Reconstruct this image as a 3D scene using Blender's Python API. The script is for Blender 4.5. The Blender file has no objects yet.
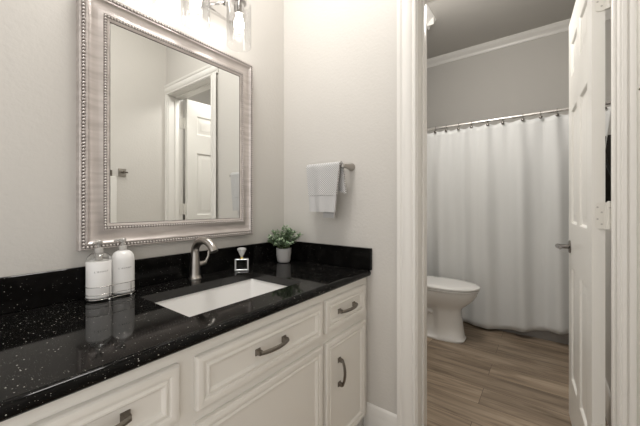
import bpy, bmesh, math, random
from mathutils import Vector, Matrix
random.seed(7)
PI = math.pi
SC = bpy.context.scene
COL = SC.collection

# ------------------------------------------------------------------ camera
H = 1.11
cam_d = bpy.data.cameras.new('camera')
cam_d.sensor_fit = 'HORIZONTAL'
cam_d.sensor_width = 36.0
cam_d.lens = 303.5 / 640 * 36
cam_d.shift_y = -8 / 640
cam_d.clip_start = 0.02
cam = bpy.data.objects.new('camera', cam_d)
COL.objects.link(cam)
cam.location = (0, 0, H)
cam.rotation_euler = (PI / 2, 0, math.atan2(0.6, 0.8) - PI / 2)
SC.camera = cam

# ------------------------------------------------------------------ world, lights, exposure
w = bpy.data.worlds.new('world')
SC.world = w
w.use_nodes = True
w.node_tree.nodes['Background'].inputs[0].default_value = (1.0, 0.98, 0.955, 1)
w.node_tree.nodes['Background'].inputs[1].default_value = 1.35

def area(name, loc, rot, size, power, color=(1, 0.97, 0.935), size_y=None):
    d = bpy.data.lights.new(name, 'AREA')
    d.energy = power
    d.color = color
    d.size = size
    if size_y:
        d.shape = 'RECTANGLE'
        d.size_y = size_y
    o = bpy.data.objects.new(name, d)
    o.location = loc
    o.rotation_euler = rot
    COL.objects.link(o)
    return o

area('added_vanity_fill', (0.62, 0.80, 2.86), (0, 0, 0), 0.4, 19.0)  # unseen fill added overhead to even out the vanity room
bl = bpy.data.lights.new('added_bathroom_fill', 'POINT')  # unseen point light added to brighten the bathroom
bl.energy = 34.0
bl.shadow_soft_size = 0.16
bl.color = (1, 0.97, 0.935)
blo = bpy.data.objects.new('added_bathroom_fill', bl)
blo.location = (2.0, 0.52, 2.42)
COL.objects.link(blo)
BULB = 19.0
SC.view_settings.view_transform = 'Standard'
SC.view_settings.look = 'None'
SC.view_settings.gamma = 1.0
SC.view_settings.use_curve_mapping = False
SC.view_settings.exposure = 0.13

# ------------------------------------------------------------------ materials
def mat(name, color, rough=0.5, metal=0.0, spec=0.5, **kw):
    m = bpy.data.materials.new(name)
    m.use_nodes = True
    b = m.node_tree.nodes['Principled BSDF']
    b.inputs['Base Color'].default_value = (*color, 1)
    b.inputs['Roughness'].default_value = rough
    b.inputs['Metallic'].default_value = metal
    b.inputs['Specular IOR Level'].default_value = spec
    for k, v in kw.items():
        b.inputs[k].default_value = v
    return m

def add_bump(m, scale, strength, dist=0.002, detail=2.0, kind='noise'):
    nt = m.node_tree
    b = nt.nodes['Principled BSDF']
    tc = nt.nodes.new('ShaderNodeTexCoord')
    t = nt.nodes.new('ShaderNodeTexNoise')
    t.inputs['Scale'].default_value = scale
    t.inputs['Detail'].default_value = detail
    nt.links.new(tc.outputs['Object'], t.inputs['Vector'])
    bp = nt.nodes.new('ShaderNodeBump')
    bp.inputs['Strength'].default_value = strength
    bp.inputs['Distance'].default_value = dist
    nt.links.new(t.outputs['Fac'], bp.inputs['Height'])
    nt.links.new(bp.outputs['Normal'], b.inputs['Normal'])
    return m

def vary(m, c1, c2, scale, stretch=(1, 1, 1)):
    nt = m.node_tree
    b = nt.nodes['Principled BSDF']
    tc = nt.nodes.new('ShaderNodeTexCoord')
    mp = nt.nodes.new('ShaderNodeMapping')
    mp.inputs['Scale'].default_value = stretch
    t = nt.nodes.new('ShaderNodeTexNoise')
    t.inputs['Scale'].default_value = scale
    r = nt.nodes.new('ShaderNodeValToRGB')
    r.color_ramp.elements[0].position = 0.35
    r.color_ramp.elements[1].position = 0.65
    r.color_ramp.elements[0].color = (*c1, 1)
    r.color_ramp.elements[1].color = (*c2, 1)
    nt.links.new(tc.outputs['Object'], mp.inputs['Vector'])
    nt.links.new(mp.outputs['Vector'], t.inputs['Vector'])
    nt.links.new(t.outputs['Fac'], r.inputs['Fac'])
    nt.links.new(r.outputs['Color'], b.inputs['Base Color'])
    return m

M = {}
M['wall'] = add_bump(mat('wall_paint', (0.615, 0.592, 0.555), 0.50, spec=0.35), 75, 0.22, 0.004)
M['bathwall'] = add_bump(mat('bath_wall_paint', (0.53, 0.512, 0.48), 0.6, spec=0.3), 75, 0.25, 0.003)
M['ceil'] = add_bump(mat('ceiling_paint', (0.52, 0.50, 0.465), 0.8, spec=0.2), 90, 0.3, 0.003)
M['trim'] = mat('trim_paint', (0.77, 0.752, 0.715), 0.32, spec=0.5)
M['doorp'] = mat('door_paint', (0.75, 0.735, 0.695), 0.30, spec=0.5)
M['cab'] = mat('cabinet_paint', (0.80, 0.775, 0.725), 0.38, spec=0.45)
M['kick'] = mat('toe_kick', (0.10, 0.09, 0.08), 0.6)
M['porc'] = mat('porcelain', (0.80, 0.79, 0.77), 0.10, spec=0.6)
M['seat'] = mat('toilet_seat_plastic', (0.80, 0.79, 0.77), 0.18, spec=0.5)
M['chrome'] = mat('chrome', (0.72, 0.71, 0.70), 0.10, 1.0)
M['nickel'] = mat('brushed_nickel', (0.42, 0.395, 0.365), 0.28, 1.0)
M['pull'] = mat('dark_pewter', (0.20, 0.18, 0.155), 0.33, 1.0)
M['glass_m'] = mat('mirror_silver', (0.86, 0.87, 0.855), 0.01, 1.0)
M['frame'] = vary(mat('champagne_silver_frame', (0.6, 0.55, 0.52), 0.36, 0.55), (0.52, 0.475, 0.45), (0.64, 0.59, 0.565), 9, (1, 1, 6))
M['groove_shade'] = mat('painted_groove_shade', (0.22, 0.195, 0.18), 0.5, 0.4)  # shade of the gaps between the beads, painted into the groove colour
M['bead'] = mat('frame_bead', (0.62, 0.575, 0.55), 0.32, 0.6)
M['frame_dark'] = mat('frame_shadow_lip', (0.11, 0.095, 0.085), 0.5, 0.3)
M['white_plastic'] = mat('white_bottle', (0.80, 0.79, 0.775), 0.28)
M['wire'] = mat('caddy_wire', (0.62, 0.60, 0.58), 0.2, 1.0)
M['pearl'] = mat('clear_plastic_feet', (0.85, 0.85, 0.84), 0.15)
M['ink'] = mat('label_ink', (0.03, 0.03, 0.03), 0.6)
M['pot'] = mat('matte_pot', (0.52, 0.51, 0.50), 0.55)
M['stem'] = mat('plant_stem', (0.10, 0.14, 0.05), 0.6)
M['leaf'] = vary(mat('plant_leaf', (0.1, 0.2, 0.08), 0.5), (0.07, 0.15, 0.06), (0.56, 0.68, 0.48), 60)
M['soil'] = mat('pot_soil', (0.03, 0.025, 0.02), 0.9)
M['gold'] = mat('gold_collar', (0.80, 0.62, 0.22), 0.2, 1.0)
M['dark'] = mat('dark_brown_panel', (0.022, 0.018, 0.015), 0.85)
M['hose'] = mat('black_rubber', (0.006, 0.006, 0.006), 0.4)
M['tub'] = mat('tub_enamel', (0.30, 0.28, 0.26), 0.2)
M['ring'] = mat('ring_metal', (0.22, 0.205, 0.19), 0.25, 1.0)
M['rod'] = mat('rod_metal', (0.78, 0.76, 0.73), 0.25, 0.8)
M['hinge'] = mat('painted_hinge', (0.72, 0.70, 0.65), 0.35)
M['screw'] = mat('screw_slot', (0.48, 0.46, 0.43), 0.5, 0.4)

def glassy(name, tint, fac=0.16, rough=0.03):
    m = bpy.data.materials.new(name)
    m.use_nodes = True
    nt = m.node_tree
    for n in list(nt.nodes):
        nt.nodes.remove(n)
    out = nt.nodes.new('ShaderNodeOutputMaterial')
    tr = nt.nodes.new('ShaderNodeBsdfTransparent')
    tr.inputs['Color'].default_value = (*tint, 1)
    gl = nt.nodes.new('ShaderNodeBsdfGlossy')
    gl.inputs['Roughness'].default_value = rough
    lw = nt.nodes.new('ShaderNodeLayerWeight')
    lw.inputs['Blend'].default_value = fac
    mx = nt.nodes.new('ShaderNodeMixShader')
    nt.links.new(lw.outputs['Facing'], mx.inputs['Fac'])
    nt.links.new(tr.outputs[0], mx.inputs[1])
    nt.links.new(gl.outputs[0], mx.inputs[2])
    nt.links.new(mx.outputs[0], out.inputs['Surface'])
    return m
M['shade'] = glassy('clear_shade_glass', (0.955, 0.955, 0.955), 0.12)
M['clear'] = glassy('clear_bottle_plastic', (0.86, 0.86, 0.85), 0.35, 0.08)
M['crystal'] = mat('crystal_glass', (0.95, 0.95, 0.95), 0.02, 0.0, 0.5)
M['crystal'].node_tree.nodes['Principled BSDF'].inputs['Transmission Weight'].default_value = 1.0
M['crystal'].node_tree.nodes['Principled BSDF'].inputs['IOR'].default_value = 1.5

m = bpy.data.materials.new('lit_bulb')
m.use_nodes = True
b = m.node_tree.nodes['Principled BSDF']
b.inputs['Emission Color'].default_value = (1.0, 0.96, 0.91, 1)
b.inputs['Emission Strength'].default_value = BULB
M['bulb'] = m

# black granite with silver flecks
def granite(name, keep1, keep2):
    m = mat(name, (0.007, 0.0068, 0.0062), 0.06, 0.0, 0.115)
    nt = m.node_tree
    b = nt.nodes['Principled BSDF']
    tc = nt.nodes.new('ShaderNodeTexCoord')
    def flecks(scale, size, keep):
        v = nt.nodes.new('ShaderNodeTexVoronoi')
        v.inputs['Scale'].default_value = scale
        nt.links.new(tc.outputs['Object'], v.inputs['Vector'])
        a = nt.nodes.new('ShaderNodeMath'); a.operation = 'LESS_THAN'
        a.inputs[1].default_value = size
        nt.links.new(v.outputs['Distance'], a.inputs[0])
        s = nt.nodes.new('ShaderNodeSeparateColor')
        nt.links.new(v.outputs['Color'], s.inputs[0])
        g = nt.nodes.new('ShaderNodeMath'); g.operation = 'GREATER_THAN'
        g.inputs[1].default_value = keep
        nt.links.new(s.outputs[0], g.inputs[0])
        p = nt.nodes.new('ShaderNodeMath'); p.operation = 'MULTIPLY'
        nt.links.new(a.outputs[0], p.inputs[0]); nt.links.new(g.outputs[0], p.inputs[1])
        q = nt.nodes.new('ShaderNodeMath'); q.operation = 'MULTIPLY'
        nt.links.new(p.outputs[0], q.inputs[0]); nt.links.new(s.outputs[1], q.inputs[1])
        return q
    f1 = flecks(150, 0.18, keep1)
    f2 = flecks(300, 0.20, keep2)
    f2m = nt.nodes.new('ShaderNodeMath'); f2m.operation = 'MULTIPLY'; f2m.inputs[1].default_value = 0.36
    nt.links.new(f2.outputs[0], f2m.inputs[0])
    ad = nt.nodes.new('ShaderNodeMath'); ad.operation = 'ADD'; ad.use_clamp = True
    nt.links.new(f1.outputs[0], ad.inputs[0]); nt.links.new(f2m.outputs[0], ad.inputs[1])
    n = nt.nodes.new('ShaderNodeTexNoise')
    n.inputs['Scale'].default_value = 22; n.inputs['Detail'].default_value = 5
    nt.links.new(tc.outputs['Object'], n.inputs['Vector'])
    r = nt.nodes.new('ShaderNodeValToRGB')
    r.color_ramp.elements[0].position = 0.45; r.color_ramp.elements[0].color = (0.004, 0.0038, 0.0035, 1)
    r.color_ramp.elements[1].position = 0.75; r.color_ramp.elements[1].color = (0.009, 0.0085, 0.008, 1)
    nt.links.new(n.outputs['Fac'], r.inputs['Fac'])
    mx = nt.nodes.new('ShaderNodeMix'); mx.data_type = 'RGBA'
    nt.links.new(ad.outputs[0], mx.inputs['Factor'])
    nt.links.new(r.outputs['Color'], mx.inputs['A'])
    mx.inputs['B'].default_value = (0.62, 0.60, 0.55, 1)
    nt.links.new(mx.outputs['Result'], b.inputs['Base Color'])
    return m
M['granite'] = granite('black_galaxy_granite', 0.80, 0.70)
M['granite_cut'] = mat('granite_cut_edge', (0.018, 0.017, 0.016), 0.18, 0, 0.55)
M['granite_up'] = granite('black_galaxy_granite_upright', 0.95, 0.93)

def wood_floor():
    m = mat('plank_floor', (0.3, 0.22, 0.16), 0.42, 0, 0.35)
    nt = m.node_tree
    b = nt.nodes['Principled BSDF']
    tc = nt.nodes.new('ShaderNodeTexCoord')
    mp = nt.nodes.new('ShaderNodeMapping')
    mp.inputs['Rotation'].default_value = (0, 0, PI / 2)
    mp.inputs['Location'].default_value = (0.31, 0.07, 0)
    nt.links.new(tc.outputs['Object'], mp.inputs['Vector'])
    br = nt.nodes.new('ShaderNodeTexBrick')
    br.offset = 0.37
    br.inputs['Scale'].default_value = 1.0
    br.inputs['Brick Width'].default_value = 1.22
    br.inputs['Row Height'].default_value = 0.178
    br.inputs['Mortar Size'].default_value = 0.0012
    br.inputs['Mortar Smooth'].default_value = 0.0
    br.inputs['Bias'].default_value = 0.0
    br.inputs['Color1'].default_value = (0.0, 0.0, 0.0, 1)
    br.inputs['Color2'].default_value = (1, 1, 1, 1)
    br.inputs['Mortar'].default_value = (0.5, 0.5, 0.5, 1)
    nt.links.new(mp.outputs['Vector'], br.inputs['Vector'])
    # grain: stretched along the plank, shifted plank by plank
    mp2 = nt.nodes.new('ShaderNodeMapping')
    mp2.inputs['Scale'].default_value = (1.3, 13, 1)
    nt.links.new(mp.outputs['Vector'], mp2.inputs['Vector'])
    sh = nt.nodes.new('ShaderNodeVectorMath'); sh.operation = 'MULTIPLY_ADD'
    sh.inputs[1].default_value = (7, 5, 3)
    nt.links.new(br.outputs['Color'], sh.inputs[0])
    nt.links.new(mp2.outputs['Vector'], sh.inputs[2])
    n = nt.nodes.new('ShaderNodeTexNoise')
    n.inputs['Scale'].default_value = 1.6; n.inputs['Detail'].default_value = 9
    n.inputs['Roughness'].default_value = 0.62; n.inputs['Distortion'].default_value = 0.7
    nt.links.new(sh.outputs[0], n.inputs['Vector'])
    r = nt.nodes.new('ShaderNodeValToRGB')
    e = r.color_ramp.elements
    e[0].position = 0.30; e[0].color = (0.125, 0.092, 0.062, 1)
    e[1].position = 0.74; e[1].color = (0.43, 0.345, 0.255, 1)
    x = e.new(0.5); x.color = (0.285, 0.218, 0.155, 1)
    nt.links.new(n.outputs['Fac'], r.inputs['Fac'])
    sep = nt.nodes.new('ShaderNodeSeparateColor')
    nt.links.new(br.outputs['Color'], sep.inputs[0])
    mr = nt.nodes.new('ShaderNodeMapRange')
    mr.inputs['To Min'].default_value = 0.82; mr.inputs['To Max'].default_value = 1.16
    nt.links.new(sep.outputs[0], mr.inputs['Value'])
    mul = nt.nodes.new('ShaderNodeMix'); mul.data_type = 'RGBA'; mul.blend_type = 'MULTIPLY'
    mul.inputs['Factor'].default_value = 1
    nt.links.new(r.outputs['Color'], mul.inputs['A'])
    nt.links.new(mr.outputs['Result'], mul.inputs['B'])
    seam = nt.nodes.new('ShaderNodeMix'); seam.data_type = 'RGBA'
    nt.links.new(br.outputs['Fac'], seam.inputs['Factor'])
    nt.links.new(mul.outputs['Result'], seam.inputs['A'])
    seam.inputs['B'].default_value = (0.10, 0.07, 0.05, 1)
    nt.links.new(seam.outputs['Result'], b.inputs['Base Color'])
    return m
M['floor'] = wood_floor()

def weave(name, color, scale, strength, rough=0.9, dark=None):
    m = mat(name, color, rough, 0, 0.2)
    nt = m.node_tree
    b = nt.nodes['Principled BSDF']
    tc = nt.nodes.new('ShaderNodeTexCoord')
    sp = nt.nodes.new('ShaderNodeSeparateXYZ')
    nt.links.new(tc.outputs['Object'], sp.inputs[0])
    outs = []
    for ax in ('Y', 'Z'):
        k = nt.nodes.new('ShaderNodeMath'); k.operation = 'MULTIPLY'; k.inputs[1].default_value = scale
        nt.links.new(sp.outputs[ax], k.inputs[0])
        s = nt.nodes.new('ShaderNodeMath'); s.operation = 'SINE'
        nt.links.new(k.outputs[0], s.inputs[0]); outs.append(s)
    p = nt.nodes.new('ShaderNodeMath'); p.operation = 'MULTIPLY'
    nt.links.new(outs[0].outputs[0], p.inputs[0]); nt.links.new(outs[1].outputs[0], p.inputs[1])
    if dark:
        rp = nt.nodes.new('ShaderNodeValToRGB')
        rp.color_ramp.elements[0].position = 0.30; rp.color_ramp.elements[0].color = (*dark, 1)
        rp.color_ramp.elements[1].position = 0.70; rp.color_ramp.elements[1].color = (*color, 1)
        mr = nt.nodes.new('ShaderNodeMapRange'); mr.inputs['From Min'].default_value = -1
        nt.links.new(p.outputs[0], mr.inputs['Value']); nt.links.new(mr.outputs['Result'], rp.inputs['Fac'])
        nt.links.new(rp.outputs['Color'], b.inputs['Base Color'])
    bp = nt.nodes.new('ShaderNodeBump')
    bp.inputs['Strength'].default_value = strength; bp.inputs['Distance'].default_value = 0.003
    nt.links.new(p.outputs[0], bp.inputs['Height'])
    nt.links.new(bp.outputs['Normal'], b.inputs['Normal'])
    return m
M['towel'] = weave('waffle_towel', (0.70, 0.695, 0.69), 560, 0.6, dark=(0.40, 0.395, 0.39))
M['towel_band'] = add_bump(mat('towel_band', (0.53, 0.525, 0.52), 0.85, spec=0.2), 700, 0.2, 0.001)
M['curtain'] = weave('curtain_cloth', (0.68, 0.685, 0.675), 500, 0.2)

# ------------------------------------------------------------------ mesh helpers
def box(bm, x0, x1, y0, y1, z0, z1, bev=0.0, seg=2):
    vs = [bm.verts.new(p) for p in ((x0, y0, z0), (x1, y0, z0), (x1, y1, z0), (x0, y1, z0),
                                    (x0, y0, z1), (x1, y0, z1), (x1, y1, z1), (x0, y1, z1))]
    fs = [bm.faces.new([vs[i] for i in q]) for q in
          ((3, 2, 1, 0), (4, 5, 6, 7), (0, 1, 5, 4), (1, 2, 6, 5), (2, 3, 7, 6), (3, 0, 4, 7))]
    if bev:
        es = set()
        for f in fs:
            es.update(f.edges)
        bmesh.ops.bevel(bm, geom=list(es), offset=bev, segments=seg, profile=0.5, affect='EDGES')

def prism(bm, prof, p0, p1, A, B):
    p0, p1, A, B = map(Vector, (p0, p1, A, B))
    l0 = [bm.verts.new(p0 + A * a + B * c) for a, c in prof]
    l1 = [bm.verts.new(p1 + A * a + B * c) for a, c in prof]
    n = len(prof)
    for i in range(n):
        bm.faces.new((l0[i], l0[(i + 1) % n], l1[(i + 1) % n], l1[i]))
    bm.faces.new(l0[::-1]); bm.faces.new(l1)

def lathe(bm, prof, c=(0, 0, 0), n=32, axis='z', caps=True):
    c = Vector(c)
    rings = []
    for r, h in prof:
        ring = []
        for i in range(n):
            a = 2 * PI * i / n
            if axis == 'z': p = Vector((r * math.cos(a), r * math.sin(a), h))
            elif axis == 'x': p = Vector((h, r * math.cos(a), r * math.sin(a)))
            else: p = Vector((r * math.cos(a), h, r * math.sin(a)))
            ring.append(bm.verts.new(c + p))
        rings.append(ring)
    for a, b2 in zip(rings, rings[1:]):
        for i in range(n):
            bm.faces.new((a[i], a[(i + 1) % n], b2[(i + 1) % n], b2[i]))
    if caps:
        if prof[0][0] > 1e-5: bm.faces.new(rings[0][::-1])
        if prof[-1][0] > 1e-5: bm.faces.new(rings[-1])

def tube(bm, pts, r, n=12, closed=False, caps=True):
    pts = [Vector(p) for p in pts]
    rad = r if isinstance(r, (list, tuple)) else [r] * len(pts)
    rings = []
    N = len(pts)
    up = None
    for i, p in enumerate(pts):
        if closed: t = pts[(i + 1) % N] - pts[i - 1]
        else: t = pts[min(i + 1, N - 1)] - pts[max(i - 1, 0)]
        t.normalize()
        if up is None:
            up = Vector((0, 0, 1)) if abs(t.z) < 0.9 else Vector((1, 0, 0))
        s = t.cross(up); s.normalize()
        up = s.cross(t); up.normalize()
        rings.append([bm.verts.new(p + (s * math.cos(2 * PI * k / n) + up * math.sin(2 * PI * k / n)) * rad[i]) for k in range(n)])
    pairs = list(zip(rings, rings[1:]))
    if closed: pairs.append((rings[-1], rings[0]))
    for a, b2 in pairs:
        for k in range(n):
            bm.faces.new((a[k], a[(k + 1) % n], b2[(k + 1) % n], b2[k]))
    if caps and not closed:
        bm.faces.new(rings[0][::-1]); bm.faces.new(rings[-1])

def ball(bm, c, r, n=8, m2=5, sx=1, sy=1, sz=1):
    c = Vector(c)
    top = bm.verts.new(c + Vector((0, 0, r * sz))); bot = bm.verts.new(c - Vector((0, 0, r * sz)))
    rings = []
    for j in range(1, m2):
        t = PI * j / m2
        rings.append([bm.verts.new(c + Vector((r * sx * math.sin(t) * math.cos(2 * PI * i / n),
                                               r * sy * math.sin(t) * math.sin(2 * PI * i / n), r * sz * math.cos(t)))) for i in range(n)])
    for i in range(n):
        bm.faces.new((top, rings[0][i], rings[0][(i + 1) % n]))
        bm.faces.new((bot, rings[-1][(i + 1) % n], rings[-1][i]))
    for a, b2 in zip(rings, rings[1:]):
        for i in range(n):
            bm.faces.new((a[i], b2[i], b2[(i + 1) % n], a[(i + 1) % n]))

def ringpanel(bm, o, U, V, N, u0, u1, v0, v1, prof):
    """concentric rectangular rings (inset, height along N), the last one capped"""
    o, U, V, N = map(Vector, (o, U, V, N))
    loops = []
    for ins, d in prof:
        loops.append([bm.verts.new(o + U * a + V * c + N * d) for a, c in
                      ((u0 + ins, v0 + ins), (u1 - ins, v0 + ins), (u1 - ins, v1 - ins), (u0 + ins, v1 - ins))])
    for a, b2 in zip(loops, loops[1:]):
        for i in range(4):
            bm.faces.new((a[i], a[(i + 1) % 4], b2[(i + 1) % 4], b2[i]))
    bm.faces.new(loops[-1])

def loft(bm, loops, cap0=True, cap1=True):
    vl = [[bm.verts.new(p) for p in L] for L in loops]
    n = len(vl[0])
    for a, b2 in zip(vl, vl[1:]):
        for i in range(n):
            bm.faces.new((a[i], a[(i + 1) % n], b2[(i + 1) % n], b2[i]))
    if cap0: bm.faces.new(vl[0][::-1])
    if cap1: bm.faces.new(vl[-1])

def new(): return bmesh.new()

def obj(name, bm, material, parent=None, origin=None, smooth=None):
    """link the bmesh (world coordinates) as ONE mesh object"""
    bmesh.ops.recalc_face_normals(bm, faces=bm.faces)
    me = bpy.data.meshes.new(name)
    off = Vector(origin) if origin is not None else Vector((0, 0, 0))
    if parent is not None:
        p = parent
        while p is not None:
            off = off + Vector(p.location); p = p.parent
    if off.length:
        bmesh.ops.translate(bm, verts=bm.verts, vec=-off)
    if smooth is not None:
        for f in bm.faces: f.smooth = True
    bm.to_mesh(me); bm.free()
    if smooth is not None and smooth < 179:
        me.set_sharp_from_angle(angle=math.radians(smooth))
    ms = material if isinstance(material, (list, tuple)) else [material]
    for k in ms: me.materials.append(k)
    o = bpy.data.objects.new(name, me)
    COL.objects.link(o)
    if origin is not None and parent is None: o.location = origin
    if parent is not None: o.parent = parent
    return o

def tag(o, label, cat, group=None):
    o['label'] = label; o['category'] = cat
    if group: o['group'] = group
    return o

def thing(name, label, cat, loc, group=None):
    o = bpy.data.objects.new(name, None)
    o.empty_display_size = 0.05
    o.location = loc
    COL.objects.link(o)
    return tag(o, label, cat, group)

def struct(name, bm, m, smooth=None, label=None, parent=None, origin=None):
    o = obj(name, bm, m, parent, origin, smooth)
    if parent is None: o['kind'] = 'structure'
    if label: o['label'] = label
    return o

# ------------------------------------------------------------------ the setting
L, T = 1.32, 0.13            # end wall face and thickness
XF = L + T
YM = 1.26                    # mirror wall
YS = -0.215                  # side wall by the doorway
JL, JR = 0.456, -0.18        # door jamb faces
CEIL = 2.885
DH = 2.062                   # door head

def simple(name, args, m):
    bm = new(); box(bm, *args); return struct(name, bm, m)

simple('floor', (-1.6, 4.0, -1.6, 1.5, -0.05, 0.0), M['floor'])
simple('ceiling', (-1.6, 4.0, -1.6, 1.5, CEIL, CEIL + 0.05), M['ceil'])
simple('wall_left', (-1.6, 3.95, YM, YM + 0.1, 0, CEIL), M['wall'])
bm = new()
box(bm, L, XF, JL + 0.014, YM, 0, CEIL)
box(bm, L, XF, YS - 0.10, JR - 0.014, 0, CEIL)
box(bm, L, XF, JR - 0.014, JL + 0.014, DH + 0.014, CEIL)
struct('wall_end', bm, M['wall'])
simple('wall_right', (0.0, L, YS - 0.1, YS, 0, CEIL), M['wall'])
# bathroom beyond the doorway
simple('wall_far', (3.81, 3.9, -1.4, YM, 0, CEIL), M['bathwall'])
YP = -0.257
simple('wall_bathroom_right', (XF, 2.98, YP - 0.1, YP, 0, 1.075), M['bathwall'])
simple('wall_bathroom_outer', (XF, 3.81, -1.4, -1.3, 0, CEIL), M['bathwall'])
simple('wall_bathroom_near', (L, XF, -1.3, YS - 0.1, 0, CEIL), M['bathwall'])
YSO = 0.925
simple('wall_soffit', (XF, 2.915, YSO, YM, 2.05, CEIL), M['bathwall'])
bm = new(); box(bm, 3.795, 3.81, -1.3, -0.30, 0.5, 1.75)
struct('wall_tub_surround', bm, M['dark'])  # plain dark brown panel on the far wall

# jambs with stops
bm = new()
box(bm, L, XF, JL, JL + 0.014, 0, DH)
box(bm, L, XF, JR - 0.014, JR, 0, DH)
box(bm, L, XF, JR - 0.014, JL + 0.014, DH, DH + 0.014)
box(bm, XF - 0.075, XF - 0.042, JL - 0.009, JL, 0, DH, 0.002)
box(bm, XF - 0.075, XF - 0.042, JR, JR + 0.009, 0, DH, 0.002)
box(bm, XF - 0.075, XF - 0.042, JR, JL, DH - 0.009, DH, 0.002)
struct('trim_1', bm, M['trim'], 30)

# colonial casing: (distance from opening edge, thickness)
def casing_prof(wd):
    full = [(0, 0), (0, 0.010), (0.004, 0.0125), (0.010, 0.0125), (0.013, 0.009), (0.016, 0.0085), (0.020, 0.012), (0.028, 0.015),
            (0.040, 0.016), (0.052, 0.0165), (0.057, 0.014), (0.061, 0.0135), (0.065, 0.018), (0.074, 0.020), (0.082, 0.020), (0.086, 0.017), (0.086, 0)]
    out = [p for p in full if p[0] < wd]
    if wd < 0.086: out += [(wd, out[-1][1]), (wd, 0)]
    return out
CW = 0.086
bm = new()
prism(bm, casing_prof(CW), (L, JL + 0.005, 0), (L, JL + 0.005, DH + 0.005), (0, 1, 0), (-1, 0, 0))
prism(bm, casing_prof(0.03), (L, JR - 0.005, 0), (L, JR - 0.005, DH + 0.005), (0, -1, 0), (-1, 0, 0))
prism(bm, casing_prof(CW), (L, YS, DH + 0.005), (L, JL + 0.005 + CW, DH + 0.005), (0, 0, 1), (-1, 0, 0))
struct('trim_2', bm, M['trim'], 35)
# bathroom side casing
bm = new()
prism(bm, casing_prof(0.06), (XF, JL + 0.005, 0), (XF, JL + 0.005, DH + 0.005), (0, 1, 0), (1, 0, 0))
prism(bm, casing_prof(0.06), (XF, JR - 0.005, DH + 0.005), (XF, JL + 0.065, DH + 0.005), (0, 0, 1), (1, 0, 0))
struct('trim_3', bm, M['trim'], 35)

BB = [(0, 0), (0, 0.014), (0.095, 0.014), (0.103, 0.011), (0.112, 0.0115), (0.124, 0.0085), (0.140, 0.0075), (0.148, 0.004), (0.152, 0)]
bm = new(); prism(bm, BB, (L, JL + 0.005 + CW, 0), (L, 0.715, 0), (0, 0, 1), (-1, 0, 0)); struct('baseboard_end', bm, M['trim'], 35)
bm = new(); prism(bm, BB, (XF + 0.005, YP, 0), (2.98, YP, 0), (0, 0, 1), (0, 1, 0)); struct('baseboard_bathroom_right', bm, M['trim'], 35)
bm = new(); prism(bm, BB, (0.03, YS, 0), (L, YS, 0), (0, 0, 1), (0, 1, 0)); struct('baseboard_right', bm, M['trim'], 35)
bm = new(); prism(bm, BB, (XF, YM, 0), (3.04, YM, 0), (0, 0, 1), (0, -1, 0)); struct('baseboard_bathroom_left', bm, M['trim'], 35)
# crown moulding: (down from ceiling, out from wall)
CR = [(0, 0), (0, 0.072), (0.008, 0.072), (0.012, 0.064), (0.022, 0.058), (0.034, 0.044), (0.044, 0.028), (0.054, 0.018), (0.062, 0.014), (0.072, 0.012), (0.078, 0.006), (0.078, 0)]
bm = new(); prism(bm, CR, (3.81, -1.3, CEIL), (3.81, YM, CEIL), (0, 0, -1), (-1, 0, 0)); struct('trim_4', bm, M['trim'], 35)
bm = new()
prism(bm, CR, (XF, YSO, CEIL), (2.985, YSO, CEIL), (0, 0, -1), (0, -1, 0))
prism(bm, CR, (2.915, YSO - 0.07, CEIL), (2.90, YM, CEIL), (0, 0, -1), (1, 0, 0))
struct('trim_5', bm, M['trim'], 35)
bm = new(); box(bm, 0.80, 0.93, YS, YS + 0.018, 0, 1.33, 0.003); struct('trim_6', bm, M['trim'])

# ------------------------------------------------------------------ the open six panel door
DW, DT = 0.622, 0.036
ang = math.radians(3.4)
hp = Vector((1.462, JR + 0.017, 0))
DU = Vector((math.cos(ang), math.sin(ang), 0)); DN = Vector((-math.sin(ang), math.cos(ang), 0)); DV = Vector((0, 0, 1))
droot = bpy.data.objects.new('door_1', None); droot.location = hp; COL.objects.link(droot)
droot['kind'] = 'structure'
droot['label'] = 'white six panel door standing open into the bathroom beside the jamb'
bm = new()
us = [0, 0.092, 0.272, 0.350, 0.530, DW]
zs = [0.008, 0.228, 0.795, 1.017, 1.585, 1.755, 1.925, DH - 0.004]
PP = [(0, 0), (0.004, -0.002), (0.010, -0.009), (0.016, -0.010), (0.024, -0.010), (0.045, -0.003), (0.046, -0.003)]
for side in (0, 1):
    o = hp + (DN * DT if side else Vector((0, 0, 0)))
    N = DN if side else -DN
    for i in range(5):
        for j in range(7):
            if i in (1, 3) and j in (1, 3, 5):
                ringpanel(bm, o, DU, DV, N, us[i], us[i + 1], zs[j], zs[j + 1], PP)
            else:
                bm.faces.new([bm.verts.new(o + DU * a + DV * c) for a, c in ((us[i], zs[j]), (us[i + 1], zs[j]), (us[i + 1], zs[j + 1]), (us[i], zs[j + 1]))])
def dquad(pts): bm.faces.new([bm.verts.new(hp + DU * a + DN * n + DV * c) for a, n, c in pts])
z0, z1 = zs[0], zs[-1]
dquad(((0, 0, z0), (0, DT, z0), (0, DT, z1), (0, 0, z1)))
dquad(((DW, 0, z0), (DW, DT, z0), (DW, DT, z1), (DW, 0, z1)))
dquad(((0, 0, z1), (0, DT, z1), (DW, DT, z1), (DW, 0, z1)))
dquad(((0, 0, z0), (0, DT, z0), (DW, DT, z0), (DW, 0, z0)))
bmesh.ops.remove_doubles(bm, verts=bm.verts, dist=1e-5)
obj('door_leaf', bm, M['doorp'], droot, smooth=20)
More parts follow.
